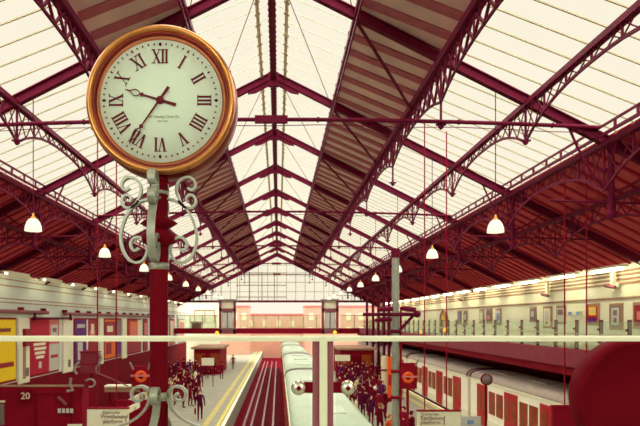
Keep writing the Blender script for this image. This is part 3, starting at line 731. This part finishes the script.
MB().tube([P(95, 372, d), P(128, 386, d+1.2)], .025, 6).build('stay', M['fin'], r)
for s_, (u0, v0, u1, v1, lab) in enumerate(((58, 397, 66, 404.5, 'diagonal pale handrail stub on the stair enclosure'),)):
    d = ys_-.1; b = MB(); b.tube([P(u0, v0, d), P(u1, v1, d)], .06, 8); tag(b.build('handrail', M['fin']), lab, 'handrail')
d = 26.6; a, c = P(127, 411, d), P(142, 403, d+.9)
b = MB(); b.bar(a, c, .05, .28); r = tag(b.build('slanted_sign', M['white']), 'slanted white sign panel just left of the clock post foot', 'sign')
MB().tube([((a.x+c.x)/2, (a.y+c.y)/2, 0), (a+c)/2], .04, 6).build('leg', M['dark'], r)
d = 28.0; a, c = P(112, 400, d), P(152, 400, d)
r = thing('barrier', 'dark maroon barrier boards around the left platform stairs below the canopy', 'barrier', ((a.x+c.x)/2, d, 0))
bx(a.x, c.x, d, d+.12, .15, a.z).build('board', M['dark'], r)
for xx in (a.x+.1, c.x-.1): bx(xx-.06, xx+.06, d-.05, d+.15, 0, a.z+.05).build('post', M['darker'], r)
# convex mirror on the right
d = 23; p = P(486.5, 379.5, d); r = thing('convex_mirror', 'small round convex mirror on a post before the red train doors', 'mirror', (p.x, d, 0))
MB().lathe([(0, .1), (.12, .08), (.19, .02), (.2, 0), (0, 0)], p, axis='-y', n=20).build('glass', M['pdgrey'], r)
MB().lathe([(.19, -.02), (.23, -.02), (.23, .04), (.19, .04)], p, axis='-y', n=20, close=True).build('rim', M['darker'], r)
MB().tube([(p.x, d+.08, 0), (p.x, d+.08, p.z)], .045, 8).build('post', M['darker'], r)
# red totem and beige pillar on the right platform
d = 44; p = P(390.5, 0, d); r = thing('totem', 'tall narrow orange red totem left of the camera mast', 'totem', (p.x, d, 0))
bx(p.x-.2, p.x+.2, d, d+.25, .3, P(0, 357, d).z).build('panel', M['orange'], r); bx(p.x-.26, p.x+.26, d-.05, d+.3, 0, .3).build('base', M['dark'], r)
bx(p.x-.15, p.x+.15, d-.02, d+.01, 1.2, 2.0).build('notice', M['pred'], r)
d = 47; p = P(384.5, 0, d); r = thing('pillar', 'beige round pillar with a dark band left of the orange totem', 'pillar', (p.x, d, 0))
MB().tube([(p.x, d, 0), (p.x, d, P(0, 356, d).z)], .26, 14).build('shaft', M['pcream'], r); MB().tube([(p.x, d, P(0, 371, d).z), (p.x, d, P(0, 369, d).z)], .29, 14).build('band', M['dark'], r)
# waiting rooms in the middle of each platform
def room(label, x0, x1, y0, y1, zt, litx):
    r = thing('waiting_room', label, 'waiting room', ((x0+x1)/2, y0, 0))
    bx(x0, x1, y0, y1, 0, zt-.2).build('wall', M['dark'], r); bx(x0-.3, x1+.3, y0-.3, y1+.3, zt-.2, zt).build('roof', M['groove'], r)
    for q in litx: bx(q-.5, q+.5, y0-.04, y0+.02, 1.0, 2.3).build('window', M['lit'], r)
    bx((x0+x1)/2-.5, (x0+x1)/2+.5, y0-.05, y0+.02, 0, 2.1).build('door', M['darker'], r)
room('dark maroon waiting room at the far end of the left platform', -9.3, -6.4, 66, 74, 3.0, (-8.6, -7.0))
room('dark maroon waiting room behind the right platform crowd', 6.6, 10.2, 64, 72, 3.0, (7.2, 9.4))

# ================================================================ THE CLOCK
D = 4.0; S = D/F
def cp(u, v, dy=0.): p = P(u, v, D); p.y += dy; return p
px, py = cp(156.8, 0).x, D+.07
foot = EYE-1.2
ck = thing('station_clock', 'large round brass rimmed station clock on a maroon post with silver scrolls', 'clock', (px, py, foot))
cc = cp(161.0, 100.2)                         # dial centre
R0 = 74.6*S
cs = MB()                                    # drum behind the rim, open to both sides
cs.lathe([(R0*.92, -.22), (R0*1.01, -.19), (R0*1.02, -.06), (R0*.985, -.02)], cc, '-y', 72)
cs.lathe([(0, -.225), (R0*.92, -.22)], cc, '-y', 72); cs.build('case', M['brown'], ck)
bz = MB(); bz.lathe([(R0*.985, -.03), (R0*1.0, -.005), (R0*.995, .02), (R0*.975, .035), (R0*.955, .04), (R0*.93, .035), (R0*.915, .02), (R0*.91, .012)], cc, '-y', 96)
bezel = bz.build('bezel', M['gold'], ck)
b = MB(); b.lathe([(R0*.912, .014), (R0*.895, .018), (R0*.88, .008), (R0*.868, -.012)], cc, '-y', 96); b.build('inner_ring', M['brown'], bezel)
b = MB(); b.lathe([(R0*.87, -.01), (R0*.855, -.006), (R0*.815, -.03)], cc, '-y', 96); b.build('bead', M['bronze'], bezel)
for a in range(8):
    t = 2*PI*(a+.5)/8; q = cc+Vector((R0*.995*math.cos(t), -.0, R0*.995*math.sin(t)))
    MB().lathe([(0, -.012), (.009, -.006), (.009, .006), (0, .012)], q, n=8).build('screw', M['brown'], bezel)
fz = cc.y+.022; RD = R0*.835
dc = Vector((cc.x-1.4*S, fz, cc.z+.8*S))
b = MB(); b.lathe([(RD, -.01), (RD, 0), (0, 0)], dc, '-y', 96); dial = b.build('dial', M['dial'], ck)
def dv(t, r, w=0., dy=.003):                  # point on the dial at clock angle t, radius r, w sideways
    s_, c_ = math.sin(t), math.cos(t); return dc+Vector((s_*r+c_*w, -dy, c_*r-s_*w))
for i in range(60):
    b = MB()
    t = 2*PI*i/60; big = i % 5 == 0; r1 = RD*.926; r0 = RD*(.884 if big else .896); w = .011 if big else .0085
    b.prism([dv(t, r0, -w/2), dv(t, r0, w/2), dv(t, r1, w/2), dv(t, r1, -w/2)], (0, -.002, 0))
    b.build('minute_mark', M['ink'], dial)
for i in range(4):
    b = MB()
    t = PI/2*i; b.prism([dv(t, RD*.87, 0), dv(t, RD*.905, .011), dv(t, RD*.942, 0), dv(t, RD*.905, -.011)], (0, -.002, 0)); b.build('quarter_mark', M['ink'], dial)
NUM = ['XII', 'I', 'II', 'III', 'IIII', 'V', 'VI', 'VII', 'VIII', 'IX', 'X', 'XI']
for i, nm in enumerate(NUM):
    t = 2*PI*i/12; ra, rb = RD*.605, RD*.82; wI, wV = .030, .056
    W = {'I': .025, 'V': .056, 'X': .06}; tot = sum(W[c] for c in nm); x = -tot/2; b = MB()
    def stroke(xb, xt, th):
        b.prism([dv(t, ra, xb-th/2), dv(t, ra, xb+th/2), dv(t, rb, xt+th/2), dv(t, rb, xt-th/2)], (0, -.002, 0))
    def serif(xc, r, w): b.prism([dv(t, r-.0025, xc-w/2), dv(t, r-.0025, xc+w/2), dv(t, r+.0025, xc+w/2), dv(t, r+.0025, xc-w/2)], (0, -.002, 0))
    for c in nm:
        w = W[c]; m = x+w/2
        if c == 'I': stroke(m, m, .013); serif(m, ra, .024); serif(m, rb, .024)
        elif c == 'V': stroke(m, m-w*.33, .014); stroke(m, m+w*.33, .005); serif(m-w*.33, rb, .028); serif(m+w*.33, rb, .022)
        else: stroke(m+w*.33, m-w*.33, .014); stroke(m-w*.33, m+w*.33, .005); [serif(m+q*w*.33, rr, .026) for q in (-1, 1) for rr in (ra, rb)]
        x += w
    b.build('numeral', M['ink'], dial)
text('lettering', 'Self Winding Clock Co', .0235, dv(PI, RD*.262, -.018, .003), M['faint'], dial, shear=.25, thick=.3)
text('lettering', 'NEW YORK', .013, dv(PI, RD*.335, -.018, .003), M['faint'], dial, thick=.3)
def hand(name, t, L, tail, w0, w1, loop, dy):
    b = MB()
    def q(r, w): return dc+Vector((math.sin(t)*r+math.cos(t)*w, -dy, math.cos(t)*r-math.sin(t)*w))
    b.prism([q(-tail, -w0*.7), q(-tail, w0*.7), q(0, w0/2), q(0, -w0/2)], (0, -.004, 0))
    l0, l1 = loop; b.prism([q(0, -w0/2), q(0, w0/2), q(l0, w1/2), q(l0, -w1/2)], (0, -.004, 0))
    n = 12; rr = []
    for sgn in (-1, 1):
        pts = [q(l0+(l1-l0)*i/n, sgn*(.002+.019*math.sin(PI*(i/n)**.85))) for i in range(n+1)]
        b.strap([p+Vector((0, -.002, 0)) for p in pts], (0, 1, 0), .004, .006)
    b.prism([q(l1-.004, -.006), q(l1-.004, .006), q(L, .002), q(L, -.002)], (0, -.004, 0))
    if l0 > L*.4: b.prism([q(l0-.035, 0), q(l0-.016, .016), q(l0+.004, 0), q(l0-.016, -.016)], (0, -.005, 0))
    return b.build(name, M['ink'], ck)
hand('hour_hand', math.radians(287), RD*.585, RD*.27, .016, .010, (RD*.34, RD*.50), .010)
hand('minute_hand', math.radians(214.8), RD*.86, RD*.25, .014, .009, (RD*.56, RD*.78), .018)
b = MB(); b.lathe([(0, .03), (.018, .026), (.026, .016), (.026, .004)], dc, '-y', 24); b.build('hand_boss', M['ink'], ck)
# post
def sec(v): return EYE+(V0-v)*S
b = MB(); b.tube([(px, py, foot+.05), (px, py, sec(176))], .062, 20); b.build('post', M['paint'], ck)
b = MB(); b.lathe([(.2, 0), (.2, .03), (.14, .06), (.09, .1), (.065, .16)], (px, py, foot), n=24); b.build('base', M['paint'], ck)
for v0, v1, rr in ((262, 269, .069), (189, 193, .067), (178, 181, .066), (393, 402, .068)):
    b = MB(); b.lathe([(.06, 0), (rr, .004), (rr, sec(v0)-sec(v1)-.004), (.06, sec(v0)-sec(v1))], (px, py, sec(v1)), n=24); b.build('collar', M['silver'] if v0 > 185 else M['paint'], ck)
b = MB(); b.lathe([(.065, 0), (.11, .03), (.12, .07), (.07, .12)], (px, py, sec(246)), n=12); b.lathe([(.06, 0), (.13, .04), (.06, .09)], (px, py, sec(228)), n=8); b.build('leaf_boss', M['paint'], ck)
def spiral(c, r0, r1, a0, a1, n=26):
    return [(c[0]+(r0+(r1-r0)*i/n)*math.cos(a0+(a1-a0)*i/n), c[1]+(r0+(r1-r0)*i/n)*math.sin(a0+(a1-a0)*i/n)) for i in range(n+1)]
def smooth(pts, n=5):
    out = []
    for i in range(len(pts)-1):
        p0, p1, p2, p3 = [Vector((*pts[max(0, min(len(pts)-1, i+k))], 0)) for k in (-1, 0, 1, 2)]
        for j in range(n):
            t = j/n; q = .5*((2*p1)+(-p0+p2)*t+(2*p0-5*p1+4*p2-p3)*t*t+(-p0+3*p1-3*p2+p3)*t**3); out.append((q.x, q.y))
    return out+[tuple(pts[-1])]
# scroll outlines in (outward, height) metres, measured from the post axis; px offsets * S
def o(*pp): return [((a)*S, (V0-v)*S) for a, v in pp]
C1 = smooth(o((8, 197), (17, 199), (27, 206), (34, 217), (38, 230), (38.5, 240), (36, 250), (31, 258), (24, 261.5), (17, 260), (12.5, 253), (12, 245), (16, 237.5), (23, 236), (28, 240), (28, 246.5), (24, 249.5), (20.5, 247)))
C2 = smooth(o((27, 206), (22, 200), (18, 190), (19, 182), (24, 176.5), (31, 175), (36.5, 179), (37, 185), (33, 188), (29.5, 185.5)))
C3 = smooth(o((20, 199), (26, 205), (33, 206), (37.5, 201), (36, 194.5), (31, 193), (28, 197), (30, 200)))
C4 = smooth(o((9, 397), (11, 391), (17, 387.5), (24, 389), (27.5, 394), (26, 400), (20.5, 402.5), (16, 399.5), (17.5, 395.5), (20, 396)))
C5 = smooth(o((9, 393), (10, 402), (14, 411), (22, 419), (32, 425), (42, 429), (50, 436), (54, 447), (52, 458), (44, 464), (37, 460)))
zmin = min(c[1] for c in C5)
for a in range(4):
    t = PI/2*a; ux, uy = math.cos(t), math.sin(t); nr = (-uy, ux, 0)
    def w3(pts): return [Vector((px+ux*r_, py+uy*r_, EYE+z)) for r_, z in pts]
    b = MB()
    for cv in (C1, C2, C3): b.strap(w3(cv), nr, .05 if a % 2 else .036, .017)
    b.build('upper_scroll', M['silver'], ck)
    b = MB()
    for cv in (C4, C5): b.strap(w3(cv), nr, .05, .017)
    b.tube([Vector((px+ux*.3, py+uy*.3, EYE+zmin)), Vector((px+ux*.3, py+uy*.3, foot))], .02, 8)
    b.build('foot_scroll', M['silver'], ck)

# ================================================================ NEAR BALUSTRADE
D = 3.0
nb = thing('glass_balustrade', 'near glass balustrade with pale handrail and chrome glass clamps', 'balustrade', (P(323, 0, D).x, D, EYE-1.2))
zt, zb2 = P(0, 335.8, D).z, P(0, 341.2, D).z
b = MB(); yy = D
prof = [(yy-.03, zt-.008), (yy-.022, zt), (yy+.022, zt), (yy+.03, zt-.008), (yy+.03, zb2), (yy-.03, zb2)]
b.prism([Vector((-3.2, a, c)) for a, c in prof], (7.0, 0, 0)); b.build('handrail', M['rail'], nb)
posts = [P(323, 0, D).x-1.9, P(323, 0, D).x, P(323, 0, D).x+1.9]
for x in posts:
    p = bx(x-.019, x+.019, D-.035, D+.03, EYE-1.2, zt-.002).build('post', M['rail'], nb)
    for s in (-1, 1): bx(x+s*.035-.016, x+s*.035+.016, D-.01, D+.04, EYE-1.2, zb2).build('fin', M['fin'], p)
    for zz in (P(0, 387.6, D).z, EYE-.95):
        for s in (-1, 1):
            c_ = Vector((x+s*.122, D-.005, zz))
            cl = bx(min(x+s*.045, x+s*.12), max(x+s*.045, x+s*.12), D+.0, D+.02, zz-.027, zz+.027).build('clamp_arm', M['paint'], nb)
            MB().lathe([(0, .028), (.022, .027), (.032, .02), (.037, .008), (.037, -.004), (0, -.004)], c_, '-y', 28).build('clamp_disc', M['chrome'], cl)
            MB().lathe([(0, .034), (.009, .033), (.012, .027)], c_, '-y', 16).build('clamp_bolt', M['paint'], cl)
for a, c in ((posts[0]+.065, posts[1]-.065), (posts[1]+.065, posts[2]-.065), (-3.2, posts[0]-.065), (posts[2]+.065, 3.8)):
    bx(a, c, D+.004, D+.014, EYE-1.12, zb2-.004).build('glass_panel', M['clear'], nb)
# the big round drum at lower right
d = 4.2; c_ = P(636, 398, d); R_ = 60.5*d/F
r = thing('round_sign', 'large round dark maroon sign back under the right end of the handrail', 'sign', (c_.x, d, EYE-1.2))
MB().lathe([(0, .02), (R_*.84, .02), (R_*.87, .035), (R_*.93, .05), (R_*.985, .035), (R_, .0), (R_, -.1), (R_*.96, -.14), (0, -.14)], c_, '-y', 72).build('drum', M['paint'], r)
MB().tube([(c_.x, d+.2, EYE-1.2), (c_.x, d+.2, c_.z+.1)], .04, 12).build('post', M['paint'], r)
bx(c_.x-.1, c_.x+.1, d+.12, d+.2, c_.z-.1, c_.z+.1).build('bracket', M['paint'], r)
MB().lathe([(.14, 0), (.14, .03), (.05, .05)], (c_.x, d+.2, EYE-1.2), n=20).build('base', M['paint'], r)

# ================================================================ PEOPLE
def person_mesh(name, pose):
    """one continuous skinned body facing -y, feet at z=0"""
    V = []; E = []; R_ = []
    def v(p, r, par=None):
        V.append(p); R_.append(r if isinstance(r, tuple) else (r, r))
        if par is not None: E.append((par, len(V)-1))
        return len(V)-1
    pel = v((0, 0, .94), (.155, .11)); wa = v((0, 0, 1.1), (.145, .10), pel); ch = v((0, -.005, 1.3), (.165, .115), wa)
    up = v((0, .0, 1.43), (.12, .085), ch); nk = v((0, .0, 1.50), .055, up); jw = v((0, -.015, 1.575), (.07, .08), nk); hd = v((0, -.01, 1.66), (.078, .095), jw); tp = v((0, .005, 1.735), (.05, .06), hd)
    v((0, -.105, 1.63), .016, hd)
    st = {'walk': (.24, -.2), 'stand': (.03, -.03), 'read': (.05, -.02), 'turn': (.1, -.06)}[pose]
    for s, f in ((-1, st[0]), (1, st[1])):
        hp = v((s*.095, 0, .88), .09, pel); kn = v((s*.105, -f*.62-.03, .5), .06, hp)
        an = v((s*.105, -f+.02, .09), .043, kn); v((s*.12, -f-.15, .045), (.04, .035), an)
        sh = v((s*.19, 0, 1.40), .062, up)
        if pose == 'read' or (pose == 'turn' and s > 0):
            el = v((s*.25, -.02, 1.13), .047, sh); wr = v((s*.13, -.25, 1.17), .033, el); h = v((s*.10, -.31, 1.19), (.035, .02), wr)
        else:
            g = f*.55 if pose == 'walk' else 0
            el = v((s*.26, g*.5+.03, 1.12), .047, sh); wr = v((s*.27, g-.03, .88), .033, el); h = v((s*.265, g-.05, .79), (.022, .04), wr)
        v((h and V[h][0]-s*.02, V[h][1]-.035, V[h][2]+.0), .014, h)
    me = bpy.data.meshes.new(name); me.from_pydata(V, E, [])
    ob = bpy.data.objects.new(name, me); C.objects.link(ob)
    sk = ob.modifiers.new('skin', 'SKIN'); sk.use_smooth_shade = True
    for i, d_ in enumerate(me.skin_vertices[0].data): d_.radius = R_[i]; d_.use_root = (i == 0)
    sb = ob.modifiers.new('sub', 'SUBSURF'); sb.levels = 1; sb.render_levels = 1
    bpy.context.view_layer.update()
    m2 = bpy.data.meshes.new_from_object(ob.evaluated_get(bpy.context.evaluated_depsgraph_get()))
    bpy.data.objects.remove(ob); bpy.data.meshes.remove(me); m2.name = name
    m2.materials.clear()
    for _ in range(4): m2.materials.append(M['skin'])
    for p in m2.polygons:
        c = p.center; i = 1
        if c.z > 1.505: i = 0
        elif c.z < .085: i = 3
        elif c.z < (.5 if pose == 'turn' else .83) and abs(c.x) < .215: i = 2
        if pose in ('read', 'turn') and 1.1 < c.z < 1.28 and c.y < -.265: i = 0
        if pose not in ('read',) and c.z < .845 and abs(c.x) > .215: i = 0
        p.material_index = i; p.use_smooth = True
    return m2
PM = {k: person_mesh('person', k) for k in ('walk', 'stand', 'read', 'turn')}
hm = MB()
hm.lathe([(.0, 1.775), (.055, 1.765), (.092, 1.72), (.105, 1.66), (.1, 1.6), (.075, 1.58)], (0, .022, 0), n=14); HAIR = hm
bm_ = MB(); bm_.prism([(-.04, -.2, .0), (-.04, .2, .0), (-.04, .16, .32), (-.04, -.16, .32)], (.09, 0, 0)); bm_.tube([(0, -.1, .3), (0, -.08, .42), (0, .08, .42), (0, .1, .3)], .012, 5)
CL = {}
def cloth(c):
    if c not in CL: CL[c] = mat('cloth_%d' % len(CL), c, .85, .05, var=.1, scale=8)
    return CL[c]
hair_me = None; bag_me = None
def person(x, y, yaw, pose, coat, legs, label, group=None, hair=(84, 16, 26), bag=False, h=1.0):
    global hair_me, bag_me
    ob = bpy.data.objects.new('person', PM[pose]); C.objects.link(ob)
    ob.location = (x, y, 0); ob.rotation_euler = (0, 0, yaw); ob.scale = (h, h, h)
    for i, m in ((0, M['skin']), (1, cloth(coat)), (2, cloth(legs)), (3, cloth((76, 8, 24)))):
        ob.material_slots[i].link = 'OBJECT'; ob.material_slots[i].material = m
    tag(ob, label, 'person', group)
    if hair_me is None:
        q = HAIR.build('hair', M['hairm'], None, (0, 0, 0)); hair_me = q.data; bpy.data.objects.remove(q)
        q = bm_.build('bag', M['darker'], None, (0, 0, 0)); bag_me = q.data; bpy.data.objects.remove(q)
    hh = bpy.data.objects.new('hair', hair_me); C.objects.link(hh); hh.parent = ob
    hh.material_slots[0].link = 'OBJECT'; hh.material_slots[0].material = cloth(hair)
    if bag:
        bg = bpy.data.objects.new('bag', bag_me); C.objects.link(bg); bg.location = (-.285, -.16 if pose == 'walk' else -.03, .38); bg.parent = ob
    return ob
DK = (104, 10, 34); MR = (128, 22, 44); PU = (92, 32, 92); BE = (206, 186, 146); NV = (88, 18, 52); OR = (206, 84, 44); CR = (226, 214, 180)
def at(u, y): return (u-U0)/F*y
L_ = [
    (200, 36, .15, 'walk', NV, DK, 'man in dark suit and tie walking with a bag by the yellow line', dict(bag=True, h=1.03)),
    (196, 43.5, .4, 'read', DK, DK, 'person in dark coat reading a white paper behind the walking man', {}),
    (221.5, 61, 3.0, 'stand', MR, DK, 'lone person in maroon standing far off beside the white sign board', {}),
    (233, 73, .2, 'walk', MR, DK, 'farthest person on the left platform, right by the yellow line', {}),
    (170.5, 44, -.8, 'turn', BE, CR, 'person in long beige coat standing right beside the clock post', dict(hair=(170, 130, 90))),
    (176, 47, .6, 'stand', BE, MR, 'person in beige jacket and maroon trousers behind the beige coat', {}),
    (188, 60, 2.9, 'stand', PU, DK, 'person in bright purple top in the left platform crowd', dict(h=1.05)),
    (195.5, 52, 1.2, 'walk', CR, DK, 'person in pale cream top in the left platform crowd', {}),
    (183, 41, 1.0, 'turn', MR, DK, 'person in maroon standing behind the right foot scroll of the clock', {}),
    (380, 30.6, 2.8, 'turn', DK, DK, 'dark haired person in dark coat nearest the camera on the right platform', dict(hair=(150, 90, 60))),
    (390, 27.0, .5, 'stand', OR, DK, 'person in orange jacket next to the camera mast', dict(hair=(180, 110, 60))),
    (403.5, 29.5, -.6, 'turn', MR, DK, 'person in maroon with pale bag standing right of the camera mast', dict(bag=True)),
    (412, 28.0, .9, 'stand', DK, DK, 'person in dark coat below the orange ring sign on the right', {}),
    (356, 33.5, 1.4, 'walk', CR, DK, 'person with cream shoulders walking beside the middle train roof', {}),
    (375, 38.5, 3.0, 'stand', DK, DK, 'person in dark coat wearing a white cap on the right platform', dict(hair=(245, 240, 225))),
    (382.5, 42, .2, 'stand', PU, DK, 'person in purple jacket left of the camera mast', {}),
    (357.5, 45, .4, 'read', BE, MR, 'person in beige top in the middle of the right platform crowd', {}),
    (347, 50, 2.6, 'stand', NV, NV, 'person in plum coat just right of the chrome clamp disc', {}),
    (341, 58, .3, 'stand', PU, DK, 'person in purple coat in front of the far white sign board', {}),
]
for u, y, yaw, pose, coat, legs, lab, kw in L_: person(at(u, y), y, yaw, pose, coat, legs, lab, **kw)
crowdL = [(166, 52), (180, 50), (184, 66), (190, 70), (199, 58), (176, 62), (171, 57), (204, 70), (185, 47), (191, 49), (168, 66), (178, 74), (196, 76), (210, 76), (214, 72)]
crowdL += [(167, 44), (173, 49), (178, 45), (182, 55), (187, 52), (192, 45), (188, 56), (174, 60), (193, 62), (199, 50), (202, 64), (179, 58), (186, 61), (167, 59), (175, 42.5), (190, 42), (197, 61.5), (207, 61), (183, 45.5), (171, 53)]
crowdR = [(342, 52), (338, 60), (346, 57), (353, 50), (349, 53), (361, 49), (367, 51), (373, 47), (380, 45.5), (360, 42.5), (366, 37.5), (352, 40.5), (371, 42), (379, 36), (363, 61), (372, 60.5), (349, 60), (355, 59), (340, 47), (345, 47.5), (385, 50), (381, 55), (398, 40), (401, 46), (345, 64), (352, 62), (358, 58), (364, 52), (371, 56), (367, 45), (363, 40), (371, 34.5), (352, 55), (360, 36.5), (376, 50), (366, 59), (337, 66), (349, 44), (385, 37), (377, 60), (366, 70), (356, 70)]
rnd = random.Random(3)
for (lst, side) in ((crowdL, 'left'), (crowdR, 'right')):
    for u, y in lst:
        y = min(y, 62 if side == 'right' else 64.6)-.3*(u % 3)
        person(at(u, y), y, rnd.uniform(0, 6.28), rnd.choice(['stand', 'walk', 'turn', 'stand']), rnd.choice([DK, DK, MR, NV]), DK, 'person in dark clothes in the crowd on the %s platform' % side, 'dark dressed crowd on the %s platform' % side, h=rnd.uniform(.94, 1.05))

# ================================================================ LIGHT, SKY, CAMERA
for x in (-3.5, 3.5):                                    # unseen lamps added behind the camera to brighten the dial and handrail
    l = bpy.data.lights.new('near_fill', 'POINT'); l.energy = 330; l.shadow_soft_size = .25; l.color = (.88, 1, .94)
    o_ = bpy.data.objects.new('near_fill', l); C.objects.link(o_); o_.location = (x, -2.5, EYE+2.7)
w = bpy.data.worlds.new('sky'); bpy.context.scene.world = w; w.use_nodes = True
nt = w.node_tree; bg = nt.nodes['Background']
bg.inputs['Color'].default_value = (1.0, .935, .775, 1); bg.inputs['Strength'].default_value = 1.0
sun = bpy.data.lights.new('sun', 'SUN'); sun.energy = 10.0; sun.angle = math.radians(165); sun.color = (1.0, .98, .95)
so = bpy.data.objects.new('sun', sun); C.objects.link(so); so.rotation_euler = (0, 0, 0)
cam = bpy.data.cameras.new('camera'); co = bpy.data.objects.new('camera', cam); C.objects.link(co)
co.location = (0, 0, EYE); co.rotation_euler = (PI/2, 0, 0)
cam.sensor_width = 36; cam.lens = 36*F/640; cam.shift_x = (320-U0)/640; cam.shift_y = (V0-213)/640
cam.clip_end = 400; cam.clip_start = .05
cam.dof.use_dof = True; cam.dof.focus_distance = 4.2; cam.dof.aperture_fstop = 6.0
bpy.context.scene.camera = co
sc = bpy.context.scene
sc.view_settings.view_transform = 'Standard'; sc.view_settings.look = 'None'; sc.view_settings.gamma = 1; sc.view_settings.exposure = 0
sc.cycles.transparent_max_bounces = 24; sc.cycles.max_bounces = 8; sc.cycles.use_denoising = True
